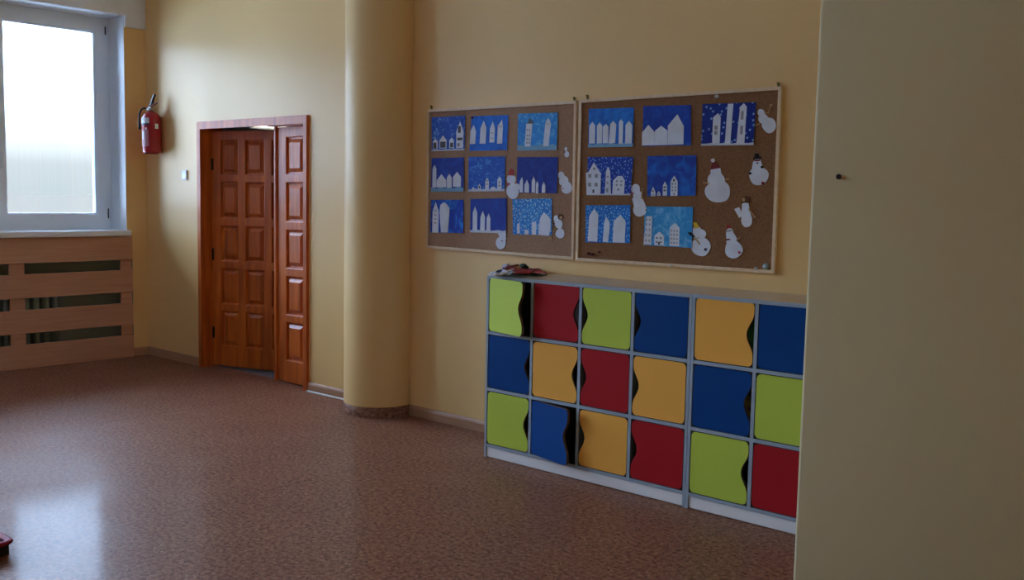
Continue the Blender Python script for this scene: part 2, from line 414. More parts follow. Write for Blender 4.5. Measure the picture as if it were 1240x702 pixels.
# ------------------------------------------------------------------ windows
FX0, FX1 = -.345, -.275           # frame depth range
def window(name, a, b, label):
    root = empty(name, (-.3, (a+b)/2, WZ0), label, 'window', kind='structure')
    z0, z1 = 1.155, WZ1
    mb = MB(); fw = .050
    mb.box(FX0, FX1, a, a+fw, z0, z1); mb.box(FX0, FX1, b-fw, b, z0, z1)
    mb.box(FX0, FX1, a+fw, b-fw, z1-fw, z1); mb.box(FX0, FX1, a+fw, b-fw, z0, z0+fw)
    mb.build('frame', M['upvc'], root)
    # white plastered reveal lining
    mb = MB(); e = .001
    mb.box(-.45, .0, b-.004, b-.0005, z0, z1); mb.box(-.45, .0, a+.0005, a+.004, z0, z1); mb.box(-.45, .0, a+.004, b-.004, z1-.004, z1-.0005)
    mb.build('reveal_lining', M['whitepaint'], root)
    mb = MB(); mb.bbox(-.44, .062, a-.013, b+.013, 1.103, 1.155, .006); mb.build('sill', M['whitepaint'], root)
    mid = (a+b)/2; sw = .103
    for y0, y1, hs in ((mid+.001, b-fw+.006, -1), (a+fw-.006, mid-.001, 1)):
        zz0, zz1 = z0+fw-.006, z1-fw+.006
        sb = MB(); X0, X1 = FX0+.01, FX1+.016
        iy0, iy1, iz0, iz1 = y0+sw, y1-sw, zz0+sw, zz1-sw
        # mitred sash with a sloped inner bead
        o = [(y0, zz0), (y1, zz0), (y1, zz1), (y0, zz1)]; i_ = [(iy0-.016, iz0-.016), (iy1+.016, iz0-.016), (iy1+.016, iz1+.016), (iy0-.016, iz1+.016)]
        g_ = [(iy0, iz0), (iy1, iz0), (iy1, iz1), (iy0, iz1)]
        vs = [(X1, *p) for p in o]+[(X1, *p) for p in i_]+[(X1-.024, *p) for p in g_]+[(X0, *p) for p in g_]+[(X0, *p) for p in o]
        fs = []
        for ring in range(4):
            for k in range(4):
                k2 = (k+1) % 4; fs.append((ring*4+k, ring*4+k2, ring*4+4+k2, ring*4+4+k))
        for k in range(4): fs.append((16+k, 16+(k+1) % 4, (k+1) % 4, k))
        sb.add(vs, fs)
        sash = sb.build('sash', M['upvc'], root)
        gp = MB(); gp.box(FX0+.028, FX0+.036, iy0-.004, iy1+.004, iz0-.004, iz1+.004); p_ = gp.build('pane', M['glass'], sash)
        # dark hinge pins at the outer stile, lever handle at the meeting stile
        hy = y1+.001 if hs < 0 else y0-.001
        for zc_, hl in ((zz0+.10, .09), (zz1-.07, .07), ((zz0+zz1)/2, .05)):
            hb = MB(); hb.tube([(X1+.003, hy, zc_-hl/2), (X1+.003, hy, zc_+hl/2)], .006 if zc_ != (zz0+zz1)/2 else .004, 8)
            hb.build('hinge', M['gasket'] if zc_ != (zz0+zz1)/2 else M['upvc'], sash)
        ky = (y0+.043) if hs < 0 else (y1-.043); kz = 1.80
        kb = MB(); kb.bbox(X1, X1+.01, ky-.014, ky+.014, kz-.035, kz+.035, .003)
        kb.tube([(X1+.01, ky, kz), (X1+.04, ky, kz)], .009, 10); kb.tube([(X1+.038, ky, kz+.008), (X1+.042, ky, kz-.06), (X1+.038, ky, kz-.12)], [.01, .009, .007], 10)
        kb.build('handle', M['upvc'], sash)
    return root
window('window_1', *WIN[0], 'white framed window with bright white sky outside')
window('window_2', *WIN[1], 'second white framed window along the outer wall')
window('window_3', *WIN[2], 'third white framed window along the outer wall')
window('window_4', *WIN[3], 'fourth white framed window along the outer wall')

# ------------------------------------------------------------------ radiator + cover
CVE = -.165; CV0, CV1 = .002, .032
def radiator_cover(yA, yB, label):
    root = empty('radiator_cover', ((CV0+CV1)/2, yB, 0), label, 'radiator cover', 'radiator covers below the windows')
    for z0, z1 in ((.888, 1.1025), (.594, .796), (.296, .495), (.0, .202)):
        mb = MB(); mb.bbox(CV1-.016, CV1, yA, yB, z0, z1, .0015); mb.build('board', M['coverwood'], root)
    yc = yB
    posts = [yB, -1.115+ (yB-CVE), -2.0+(yB-CVE)]
    for k, y in enumerate(posts):
        mb = MB(); w_ = .107 if k == 0 else .125
        mb.bbox(CV0, CV1-.0165, y-w_, y, 0.0, 1.10, .0015); mb.build('post', M['coverwood'], root)
    mb = MB(); mb.bbox(CV0, CV1-.0165, yA, yA+.107, 0.0, 1.10, .0015); mb.build('post', M['coverwood'], root)
def radiator(yA, yB, label):
    root = empty('radiator', (-.085, (yA+yB)/2, .1), label, 'radiator', 'radiators below the windows')
    n = int(round((yB-yA)/.083))
    mb = MB()
    for i in range(n):
        y = yA+(i+.5)*(yB-yA)/n
        for x in (-.125, -.055): mb.tube([(x, y, .14), (x, y, .70)], .026, 12)
        mb.bbox(-.15, -.03, y-.033, y+.033, .11, .17, .012); mb.bbox(-.15, -.03, y-.033, y+.033, .66, .73, .012)
    mb.build('sections', M['radiator'], root)
    mb = MB(); mb.tube([(-.09, yB-.02, .69), (-.09, yB+.58, .69), (-.09, yB+.60, .66), (-.09, yB+.60, .0)], .014, 10)
    mb.build('pipe', M['radiator'], root)
    for y in (yA+.1, yB-.1):
        mb = MB(); mb.box(-.16, -.10, y-.01, y+.01, .55, .57); mb.build('bracket', M['radiator'], root)
radiator_cover(ww0-.03, CVE, 'slatted reddish wood radiator cover below the window sill')
radiator(-1.95, -.79, 'grey green ribbed radiator behind the slatted wooden cover')
for a, b in WIN:
    mb = MB(); mb.box(-NI+.0005, -NI+.003, a-.049, b+.049, 0, 1.039); mb.box(-NI+.003, -.001, b+.046, b+.0495, 0, 1.039); mb.box(-NI+.003, -.001, a-.0495, a-.046, 0, 1.039)
    tag(mb.build('trim_niche', M['niche']), 'grey green plaster of the radiator niche', 'wall', kind='structure')

# ------------------------------------------------------------------ door
door = empty('door_1', ((DX0+DX1)/2, 0, 0), 'varnished panelled double door, wide leaf pushed open', 'door', kind='structure')
IX0, IX1, IZ = .938, 2.372, 2.042
mb = MB()
mb.prism([(DX0, 0), (IX0, 0), (IX0, IZ), (IX1, IZ), (IX1, 0), (DX1, 0), (DX1, DZ), (DX0, DZ)], XZ, -.022, .0)   # casing
mb.box(ox0+.0, IX0, 0, .2, 0, oz); mb.box(IX1, ox1, 0, .2, 0, oz); mb.box(IX0, IX1, 0, .085, oz-.003, oz); mb.box(1.885, IX1, .0, .085, 2.037, oz-.003)                  # jambs and head
mb.prism([(DX0-.006, 0), (DX0, 0), (DX0, DZ), (DX1, DZ), (DX1, 0), (DX1+.006, 0), (DX1+.006, DZ+.006), (DX0-.006, DZ+.006)], XZ, -.012, 0)
mb.build('frame', M['doorwood'], door)
ROWS = [(1.962, 1.660), (1.607, 1.290), (1.234, .922), (.866, .550), (.500, .180)]
def leaf_mesh(W, cols, z0=.012, z1=2.034, T=.042):
    """leaf front at local y=0, panels sunk in a moulded recess with a raised field"""
    mb = MB()
    xs = [0]+[c for p in cols for c in p]+[W]; zs = [z1]+[c for p in ROWS for c in p]+[z0]
    for i in range(len(xs)-1):
        for j in range(len(zs)-1):
            xa, xb, za, zb = xs[i], xs[i+1], zs[j+1], zs[j]
            if i % 2 == 1 and j % 2 == 1:
                rings = [(0, 0), (.006, .002), (.011, .018), (.022, .019), (.046, .004), (.050, .001)]
                vs = []
                for q, d in rings: vs += [(xa+q, d, za+q), (xb-q, d, za+q), (xb-q, d, zb-q), (xa+q, d, zb-q)]
                fs = []
                for k in range(len(rings)-1):
                    for e in range(4):
                        e2 = (e+1) % 4; fs.append((k*4+e, k*4+e2, k*4+4+e2, k*4+4+e))
                k = (len(rings)-1)*4; fs.append((k, k+1, k+2, k+3))
                mb.add(vs, fs)
            else:
                mb.add([(xa, 0, za), (xb, 0, za), (xb, 0, zb), (xa, 0, zb)], [(0, 1, 2, 3)])
    mb.add([(0, 0, z0), (W, 0, z0), (W, 0, z1), (0, 0, z1), (0, T, z0), (W, T, z0), (W, T, z1), (0, T, z1)],
           [(5, 4, 7, 6), (0, 4, 5, 1), (3, 2, 6, 7), (0, 3, 7, 4), (1, 5, 6, 2)])
    return mb
LY = .088
wl_ = leaf_mesh(.925, [(.090, .284), (.349, .556), (.620, .826)]).build('wide_leaf', M['doorwood'], door)
wl_.location = Vector((IX0+.004, LY, 0))-door.location; wl_.rotation_euler = (0, 0, math.radians(18)); wl_['_w'] = 1; wl_['label'] = 'wide leaf with three columns of panels, swung open into the corridor'
for z in (.30, .98, 1.75):
    hb = MB(); hb.tube([(.012, -.006, z-.05), (.012, -.006, z+.05)], .009, 8); hb.build('hinge', M['hinge'], wl_)
nl = leaf_mesh(IX1-.006-1.90, [(.117, .352)]).build('narrow_leaf', M['doorwood'], door)
nl.location = Vector((1.90, LY-.012, 0))-door.location; nl['_w'] = 1; nl['label'] = 'narrow closed leaf with one column of panels'
mb = MB(); mb.prism([(-.020, 0), (-.020, -.008), (-.012, -.017), (.004, -.017), (.014, -.008), (.014, .0)], XY, .006, 2.036)
ab = mb.build('cover_strip', M['doorwood'], nl)

# ------------------------------------------------------------------ light switch
sp_ = onY(224.5, 212, 0)
sw = empty('light_switch', (sp_.x, 0, sp_.z), 'small white light switch on the wall left of the door', 'switch')
mb = MB(); mb.bbox(sp_.x-.040, sp_.x+.040, -.012, -.0005, sp_.z-.043, sp_.z+.043, .004); mb.build('plate', M['switch'], sw)
mb = MB(); mb.prism([(-.012, -.028), (-.018, -.026), (-.013, .0), (-.015, .028), (-.012, .03)], lambda a, b, d: (d, a, sp_.z+b), sp_.x-.026, sp_.x+.026)
mb.build('rocker', M['switch'], sw)

# ------------------------------------------------------------------ fire extinguisher
EX = empty('fire_extinguisher', (.273, -.090, 1.842), 'red fire extinguisher hung on the wall in the corner', 'fire extinguisher')
EX['_w'] = 1
R0 = .082
mb = MB(); mb.lathe([(0, .008), (.055, .010), (.068, .0), (.078, .004), (R0, .02), (R0, .290), (.080, .315), (.070, .340), (.052, .358), (.030, .368), (.022, .372), (.022, .382), (0, .382)], seg=36)
mb.build('cylinder', M['exting'], EX)
mb = MB(); mb.lathe([(.024, .378), (.024, .400), (.018, .406), (.018, .424), (0, .424)], seg=18); mb.bbox(-.045, .0, -.034, -.008, .386, .402, .004)
mb.build('valve', M['chrome'], EX)
mb = MB(); mb.lathe([(0, 0), (.014, 0), (.014, .010), (0, .012)], (0, 0, 0), 16)
g = mb.build('gauge', M['label'], EX); g.location = (.016, -.022, .390); g.rotation_euler = (PI/2, 0, math.radians(30))
mb = MB(); mb.prism([(-.016, .418), (.014, .418), (.030, .440), (.058, .486), (.078, .506), (.072, .518), (.046, .504), (.018, .464), (-.008, .436)], XZ, -.011, .011); mb.build('lever', M['blackrub'], EX)
mb = MB(); mb.prism([(.0, .412), (.05, .424), (.105, .434), (.105, .441), (.05, .432), (.0, .422)], XZ, -.009, .009); mb.build('carry_handle', M['darkred_paper'], EX)
mb = MB(); mb.tube([(-.02, -.02, .396), (-.045, -.042, .402), (-.064, -.058, .388), (-.076, -.069, .355), (-.080, -.072, .31), (-.080, -.072, .26), (-.078, -.070, .215)], [.009]*5+[.011, .012], 10)
mb.build('hose', M['blackrub'], EX)
def wrap(a0, a1, z0, z1, name, mt, rad=R0+.0012, extra=None):
    mb = MB(); n = 10
    vs = [(rad*math.cos(math.radians(a0+(a1-a0)*k/n)), rad*math.sin(math.radians(a0+(a1-a0)*k/n)), z) for z in (z0, z1) for k in range(n+1)]
    mb.add(vs, [(k, k+1, n+2+k, n+1+k) for k in range(n)], 0, True)
    return mb.build(name, mt, EX)
wrap(246, 318, .262, .312, 'label_panel', M['label']); wrap(246, 318, .246, .262, 'label_stripe', M['navy'])
wrap(352, 374, .215, .258, 'label_panel', M['label']); wrap(250, 312, .06, .205, 'instruction_panel', M['label_pink'])
wrap(262, 280, .12, .19, 'pictogram', M['label'], R0+.002); wrap(290, 303, .205, .225, 'pictogram', M['label'], R0+.002)
mb = MB(); mb.bbox(-.075, -.045, .078, .0895, .22, .34, .003); mb.box(-.071, -.052, .045, .080, .27, .30)
mb.build('wall_bracket', M['blackrub'], EX)
EX.rotation_euler = (0, math.radians(-2.2), 0)

# ------------------------------------------------------------------ cork boards
BZ0, BZ1 = 1.1616, 2.0907
BF, BC = -.024, -.015           # frame face, cork face
def P(u, v, y=BC): 
    q = onY(u, v, y); return (q.x, q.z)
def cork_board(quad, label, hang, cork='cork'):
    tl, tr, br, bl = [P(*q, BF) for q in quad]
    root = empty('cork_board', ((tl[0]+tr[0])/2, -.012, (bl[1]+br[1])/2), label, 'cork board', 'cork boards above the lockers')
    def lerp(a, b, t): return (a[0]+(b[0]-a[0])*t, a[1]+(b[1]-a[1])*t)
    t = .017
    W_ = tr[0]-tl[0]; Hh = tl[1]-bl[1]
    il = [lerp(lerp(tl, tr, x/W_), lerp(bl, br, x/W_), z/Hh) for x, z in ((t, t), (W_-t, t), (W_-t, Hh-t), (t, Hh-t))]
    mb = MB(); mb.prism([il[0], il[1], il[2], il[3]], XZ, BC, -.004); mb.build('cork_panel', M[cork], root)
    o = [tl, tr, br, bl]
    for k in range(4):
        mb = MB(); k2 = (k+1) % 4
        mb.prism([o[k], o[k2], il[k2], il[k]], XZ, BF, -.003); mb.build('frame_rail', M['lightwood'], root)
    for h in hang:
        q = P(*h, -.012); mb = MB(); z_ = q[1]
        mb.bbox(q[0]-.008, q[0]+.008, -.006, -.001, z_-.022, z_+.004, .002); mb.tube([(q[0], -.0, z_+.001), (q[0], -.014, z_+.002)], .006, 8)
        mb.build('hanger', M['brass'], root)
    return root
cork_board([(517.3, 132.7), (697.7, 121.6), (694.2, 314.6), (515.5, 300.2)], 'pale framed cork board nearer the round column, nine pictures', ((521.5, 129.0), (694.5, 118.8)), 'sheencork')
cork_board([(701.2, 120.9), (946.2, 104.3), (937.2, 331.3), (696.6, 315.3)], 'wider pale framed cork board, eight pictures and paper snowmen', ((710.5, 116.2), (942.0, 101.2)))

# ---- winter town paintings
def house(s0, s1, base, eave, peak, ps=None):
    ps = (s0+s1)/2 if ps is None else ps
    return [(s0, base), (s1, base), (s1, eave), (ps, peak), (s0, eave)]
GRP = 'winter town paintings pinned to the cork boards'
def painting(quad, material, label, houses=(), strip=None, bumps=()):
    tl, tr, br, bl = [P(*q) for q in quad]
    def fn(s, t, d):
        x = (bl[0]*(1-s)+br[0]*s)*(1-t)+(tl[0]*(1-s)+tr[0]*s)*t
        z = (bl[1]*(1-s)+br[1]*s)*(1-t)+(tl[1]*(1-s)+tr[1]*s)*t
        ss = min(max(s, 0), 1); tt = min(max(t, 0), 1)
        lift = .0012+.005*ss**2*(.4+.6*(1-tt))
        return (x, BC-lift-d, z)
    c = fn(.5, 0, 0)
    root = empty('painting', c, label, 'painting', GRP)
    mb = MB(); n, k_ = 8, 6
    vs = [fn(i/n, j/k_, d) for d in (0, .0008) for j in range(k_+1) for i in range(n+1)]; m1 = (n+1)*(k_+1); fs = []
    for j in range(k_):
        for i in range(n):
            a = j*(n+1)+i
            fs.append((m1+a, m1+a+1, m1+a+n+2, m1+a+n+1)); fs.append((a, a+n+1, a+n+2, a+1))
    per = [i for i in range(n+1)]+[(j+1)*(n+1)-1 for j in range(1, k_+1)]+[k_*(n+1)+i for i in range(n-1, -1, -1)]+[j*(n+1) for j in range(k_-1, 0, -1)]
    for a, b in zip(per, per[1:]+per[:1]): fs.append((a, b, m1+b, m1+a))
    mb.add(vs, fs, 0, False); mb.build('sheet', material, root)
    if strip:
        t1, mt = strip; mb = MB()
        pts = [(-.005, -.01), (1.0, -.012)]+[(1-i/10, t1*(1+.25*math.sin(i*2.3+t1*40))) for i in range(11)]
        mb.prism(pts, fn, .0009, .0014); mb.build('snow_strip', mt, root)
    for h in houses:
        pts, marks, extra = h if isinstance(h, tuple) else (h, (), None)
        mb = MB(); mb.prism(pts, fn, .0015, .0024)
        for mk in marks:
            a, b, c_, d_ = mk[:4]
            mb.prism([(a, b), (c_, b), (c_, d_), (a, d_)], fn, .0025, .0028, mk[4] if len(mk) > 4 else 1)
        o = mb.build('paper_house', [extra or M['paper'], M['pencil'], M['pencil_soft']], root)
    return root
def wins(cols, rows, w=.03, h=.05, mi=2): return [(a-w/2, b-h/2, a+w/2, b+h/2, mi) for b in rows for a in cols]

PM = {}
PM['l11'] = paint_mat('paint_cloudy_blue', (14, 66, 160), (120, 160, 205), (22, 22, 30), .52, .72)
PM['l12'] = paint_mat('paint_even_blue', (18, 100, 195), (10, 78, 170), (12, 12, 12))
PM['l13'] = paint_mat('paint_light_blue', (32, 118, 190), (90, 165, 210), (16, 16, 16), .45, .7)
PM['l21'] = paint_mat('paint_navy', (4, 36, 130), (20, 66, 165), (10, 10, 10), .45, .7)
PM['l22'] = paint_mat('paint_swirly_blue', (8, 70, 165), (70, 135, 200), (18, 18, 26), .5, .72)
PM['l23'] = paint_mat('paint_deep_navy', (2, 26, 115), (4, 44, 140), (10, 10, 10))
PM['l31'] = paint_mat('paint_patchy_blue', (4, 48, 152), (24, 108, 190), (9, 9, 9), .5, .68)
PM['l32'] = paint_mat('paint_royal_blue', (2, 40, 135), (4, 54, 152), (9, 9, 9))
PM['l33'] = paint_mat('paint_snowy_blue', (34, 110, 185), (60, 140, 200), (14, 14, 14), .4, .7, dots=(52, .25, (160, 195, 220)))
PM['r11'] = paint_mat('paint_azure', (12, 104, 185), (8, 78, 165), (10, 10, 10))
PM['r12'] = paint_mat('paint_brushed_blue', (2, 46, 145), (8, 74, 170), (12, 12, 12), .45, .7)
PM['r13'] = paint_mat('paint_night_blue', (2, 26, 118), (4, 40, 135), (9, 9, 9), dots=(26, .19, (120, 155, 200)))
PM['r21'] = paint_mat('paint_starry_blue', (4, 48, 150), (2, 40, 130), (9, 9, 9), dots=(46, .22, (110, 155, 205)))
PM['r22'] = paint_mat('paint_mottled_blue', (2, 42, 140), (6, 92, 180), (7, 7, 7), .42, .68)
PM['r31'] = paint_mat('paint_snowfall_blue', (10, 100, 180), (6, 84, 165), (9, 9, 9), dots=(54, .24, (120, 180, 215)))
PM['r32'] = paint_mat('paint_pale_blue', (40, 128, 185), (110, 170, 205), (10, 10, 10), .45, .72)

def blk(s0, s1, rows): return [(s0+.15*(s1-s0), b, s0+.85*(s1-s0), b+.09, 1) for b in rows]
painting([(523, 142), (564, 140), (563.4, 181.2), (523, 182.6)], PM['l11'], 'cloudy blue painting of four white houses with black scribbled windows',
    [(house(.04, .19, .05, .28, .36), [(.06, .06, .15, .24)], None), (house(.24, .46, .06, .3, .45), [(.27, .08, .43, .26)], None),
     (house(.54, .68, .06, .28, .38), [(.57, .08, .66, .22)], None), (house(.75, .96, .05, .55, .83), [(.80, .5, .88, .7), (.78, .28, .94, .36), (.78, .1, .86, .2, 2)], None)], (.03, M['snowstrip']))
painting([(571.3, 140.5), (616.2, 139.3), (614.7, 181.8), (568.6, 182.7)], PM['l12'], 'even blue painting of four slim white towers floating above its edge',
    [(house(.0, .15, .2, .57, .75), [], None), (house(.27, .43, .2, .65, .86), [], None), (house(.53, .66, .23, .63, .84), wins([.595], [.5, .35], .07, .02), None), (house(.735, .87, .19, .7, .87, .84), wins([.8], [.68], .1, .02), None)])
painting([(627.6, 137.5), (676.1, 136.3), (674.9, 181.2), (626.7, 182.1)], PM['l13'], 'light mottled blue painting of two tall white towers, one with a grey roof',
    [([(.19, .1), (.34, .1), (.38, .72), (.22, .72)], wins([.25, .31], [.2, .3, .4, .55], .03, .05), None), ([(.24, .72), (.42, .72), (.38, .78), (.31, .88)], [], M['greypaper']),
     ([(.66, .1), (.80, .1), (.84, .72), (.775, .87), (.70, .72)], wins([.77], [.7], .1, .012), None)], (.13, M['paleblue']))
painting([(522.9, 191.4), (562.4, 190.5), (562.1, 231.2), (522.3, 231.8)], PM['l21'], 'dark blue painting of one thin tower and three wide white houses over a pale strip',
    [house(.04, .16, .12, .68, .8), house(.17, .47, .12, .33, .52), house(.49, .64, .11, .4, .53), house(.68, .92, .13, .42, .58)], (.11, M['paleblue']))
painting([(567.8, 189.9), (612.3, 189.3), (612, 230.9), (567.5, 231.5)], PM['l22'], 'swirly blue painting of tiny white houses along its snowy bottom edge',
    [(house(.47, .57, .05, .28, .39), wins([.52], [.2, .3], .04, .04), None), (house(.80, .92, .05, .33, .42), wins([.86], [.15, .25], .05, .05), None), house(.62, .76, .04, .09, .13), (house(.27, .35, .05, .14, .22), [(.29, .08, .33, .15)], None), house(.1, .17, .03, .08, .13)], (.06, M['snowstrip']))
painting([(626.7, 190.2), (676.1, 190.2), (675.2, 233.9), (625.8, 233.3)], PM['l23'], 'very dark blue painting of five thin spiky white towers standing on its bottom edge',
    [house(.08, .16, .01, .33, .45, .135), house(.2, .315, .01, .22, .37), house(.38, .465, .01, .34, .46), house(.485, .545, -.02, .25, .34), house(.635, .72, .01, .2, .32)])
painting([(522.3, 242), (561.8, 241.7), (561.8, 282.1), (521.4, 281.5)], PM['l31'], 'patchy blue painting of two tall fat white towers leaning side by side at its left',
    [(house(.06, .25, .0, .65, .94, .15), wins([.15], [.3, .42, .54, .68], .05, .04), None), ([(.33, .01), (.54, .01), (.57, .45), (.58, .75), (.5, .87), (.4, .93), (.3, .85), (.28, .7), (.29, .45)], [], None)])
painting([(570.1, 240.8), (614.1, 239.9), (613.5, 281.8), (569.5, 280.9)], PM['l32'], 'plain royal blue painting of three white towers stepping down in height',
    [house(.07, .2, .05, .58, .78), house(.29, .415, .05, .46, .64), house(.465, .57, .04, .42, .57)], (.065, M['snowstrip']))
painting([(620.7, 241.1), (668.6, 239.9), (669.2, 284.7), (621.3, 283.5)], PM['l33'], 'snow speckled light blue painting of three white chimneys and one big rounded white house',
    [[(.11, .03), (.19, .03), (.18, .32), (.12, .3)], [(.31, .0), (.41, .0), (.41, .14), (.31, .12)], [(.49, .0), (.6, .0), (.61, .36), (.5, .34)], [(.66, .0), (.93, -.03), (.97, .2), (.97, .44), (.9, .53), (.8, .62), (.71, .46), (.67, .22)]])
painting([(713.2, 131.9), (768.3, 130.2), (767.2, 177), (712.6, 178)], PM['r11'], 'azure painting of six white picket like towers above a pale blue strip',
    [house(.02, .155, .09, .56, .66, .09), house(.195, .315, .09, .55, .64), house(.33, .455, .09, .52, .6), [(.465, .08), (.61, .09), (.625, .58), (.56, .67), (.49, .59)], house(.685, .775, .07, .64, .71), house(.83, .975, .07, .55, .66, .9)], (.075, M['paleblue']))
painting([(779.2, 128.5), (837.3, 127.1), (837.6, 176), (778.2, 177)], PM['r12'], 'brushed dark blue painting of three plain white houses, the right one tallest',
    [house(-.01, .258, .02, .34, .53, .12), house(.262, .52, .02, .38, .5, .39), [(.525, .02), (.85, .03), (.855, .48), (.725, .78), (.53, .5)]])
painting([(851, 126.1), (915.9, 123.7), (913.2, 175), (849.3, 176)], PM['r13'], 'night blue painting of three white towers, the middle one cut square at the top',
    [(house(.215, .36, .04, .67, .77, .31), wins([.28], [.42, .3], .06, .1), None), [(.46, .035), (.565, .035), (.59, .985), (.485, .985)], ([(.68, .03), (.83, .03), (.84, .9), (.78, .985), (.715, .9)], wins([.765], [.35, .7], .05, .2), None)], (.045, M['snowstrip']))
painting([(711.9, 190), (767.6, 190), (764.2, 235.8), (711.2, 235.8)], PM['r21'], 'starry blue painting of a big windowed house, a thin tower and a low rounded house',
    [([(-.01, .01), (.315, .01), (.31, .59), (.29, .6), (.145, .86), (.02, .6), (-.03, .58)], wins([.06, .21], [.5, .27], .07, .1, 2)+[(.13, .05, .17, .14, 1), (.13, .66, .19, .72, 2)], None),
     ([(.415, .02), (.56, .02), (.515, .63), (.465, .74), (.425, .63)], wins([.47], [.12], .05, .12)+wins([.47], [.32, .48], .04, .05), None),
     ([(.59, .02), (.855, .02), (.855, .38), (.79, .5), (.69, .5), (.59, .38)], wins([.68, .78], [.36, .26], .04, .05)+wins([.72], [.14], .05, .05), None)], (.03, M['snowstrip']))
painting([(784.3, 189), (843.8, 188), (843.1, 236.8), (784, 237.5)], PM['r22'], 'mottled deep blue painting of four small scribbled houses growing taller to the right',
    [(house(.08, .175, .0, .1, .24), [(.1, .1, .15, .15, 2), (.12, .02, .14, .06, 1)], None), (house(.21, .28, .01, .06, .13), [(.23, .03, .26, .07, 2)], None), (house(.33, .415, .01, .26, .36), wins([.37], [.22, .14], .05, .04, 1), None), (house(.49, .635, .0, .36, .51), wins([.53, .59], [.14, .22, .3], .03, .05, 2)+[(.54, .36, .58, .42, 1), (.55, .02, .58, .08, 2)], None)])
painting([(709.5, 248.4), (763.8, 248.1), (763.5, 294.2), (709.1, 293.2)], PM['r31'], 'snowfall blue painting of three plain white towers, bottom row by the board edge',
    [[(.055, .03), (.275, .02), (.295, .75), (.2, .91), (.09, .72)], [(.4, .02), (.52, .02), (.555, .4), (.55, .55), (.47, .7), (.43, .55)], [(.62, .01), (.89, .01), (.905, .57), (.79, .75), (.64, .57)]])
painting([(781.2, 249.8), (839.7, 250.5), (838.3, 300), (779.5, 296.6)], PM['r32'], 'pale blue mottled painting of three white houses covered in pencilled window grids',
    [([(.0, .02), (.165, .02), (.165, .75), (.05, .75)], wins([.05, .12], [.12, .26, .4, .54, .66], .03, .05, 2), None), (house(.23, .43, .02, .26, .37), wins([.28, .36], [.1, .2], .05, .05, 2)+[(.31, .03, .35, .1, 1)], None), (house(.545, .745, .02, .48, .6), wins([.58, .64, .7], [.1, .2, .3, .4], .03, .04, 2), None)])

# ---- paper snowmen
SG = 'paper snowmen pinned to the cork boards'
YS = BC-.0085
def px2(u, v): return P(u, v, YS)
def ell(cx, cy, rx, ry=None, n=22, rot=0, jag=.03):
    ry = ry or rx; out = []
    for k in range(n):
        a = 2*PI*k/n; q = 1+jag*math.sin(3*a+cx)+jag*.6*math.sin(5*a+cy)
        x, y = rx*math.cos(a)*q, ry*math.sin(a)*q
        out.append((cx+x*math.cos(rot)-y*math.sin(rot), cy+x*math.sin(rot)+y*math.cos(rot)))
    return out
def snowman(label, body, parts, dy=0):
    """outlines in photo pixels; body: list of overlapping outlines glued in layers"""
    c = px2(*body[-1][0]); root = empty('paper_snowman', (c[0], YS, c[1]), label, 'paper snowman', SG)
    mb = MB(); y = YS+.0075
    for o in body:
        mb.prism([px2(*q) for q in o], XZ, y, y-.0016); y -= .0006
    mb.build('body', M['paper'], root)
    y -= .0014
    for name, o, mt in parts:
        mb = MB()
        th = .0012
        mb.prism([px2(*q) for q in o], XZ, y+.0013, y-th); mb.build(name, M[mt], root); y -= .0003
    return root
def Z(x0, y0, k, pts): return [(x0+a/k, y0+b/k) for a, b in pts]
def strip_(a, b, w):
    dx, dy = b[0]-a[0], b[1]-a[1]; l = math.hypot(dx, dy); nx, ny = -dy/l*w/2, dx/l*w/2
    return [(a[0]+nx, a[1]+ny), (b[0]+nx, b[1]+ny), (b[0]-nx, b[1]-ny), (a[0]-nx, a[1]-ny)]
snowman('white paper snowman in a pointed red hat, pinned between two dark blue paintings',
    [ell(618.2, 217.2, 5.4, 6.2), ell(625.5, 226.5, 3.2, 4.5), ell(620.2, 231.2, 7.6, 9.6)],
    [('hat', [(615, 212), (621, 212.6), (621.8, 207.5), (619, 203.6), (616.4, 206.5)], 'red_paper'), ('scarf', [(612.8, 222), (617, 221), (617, 224), (613.4, 224.4)], 'pink_paper')])
snowman('tiny white paper snowman below the top right corner of the left board',
    [ell(684.4, 180.2, 1.7, 2.4), ell(685.6, 186.6, 2.9, 3.8)], [('button', ell(683.2, 184.2, .7, n=8), 'black_paper')])
snowman('white paper snowman leaning right between the very dark painting and the frame',
    [ell(678.7, 212.0, 4.0, 4.3), ell(681.7, 218.6, 5.3, 6.2, rot=.6), ell(685.6, 227.0, 6.5, 7.6)],
    [('button', ell(681.6, 228.2, .8, n=8), 'pink_paper')])
snowman('white paper snowman with brown hat and broom, beside the left board frame',
    [ell(672.8, 264.4, 3.2, 3.8), ell(675.6, 270.6, 4.6, 6.6, rot=-.3), ell(677.6, 282.6, 5.4, 6.0)],
    [('hat', ell(678.3, 262.6, 3.3, 3.6), 'brown_paper'), ('hat_brim', ell(678.8, 263.4, 1.8, 2.0), 'tan_paper'), ('broom', strip_((672.5, 276), (666, 287.5), 1.5), 'tan_paper'),
     ('broom_bristles', [(665.6, 286.4), (667.6, 287), (668, 292.2), (665.8, 289.8), (661.6, 291)], 'tan_paper'), ('button', ell(670.6, 270.6, .8, n=8), 'black_paper')])
snowman('white bare headed paper snowman hanging below the plain royal blue painting',
    [ell(607, 282.4, 4.6, 4.6), ell(608.2, 287.4, 4.6, 4.6), ell(605.8, 294.2, 6.1, 7.4)], [('button', ell(607.4, 291.6, .8, n=8), 'pencil'), ('arm', strip_((611.5, 286.5), (614, 286.2), .9), 'brown_paper')])
z = lambda *p: Z(840, 100, 7.8, p)
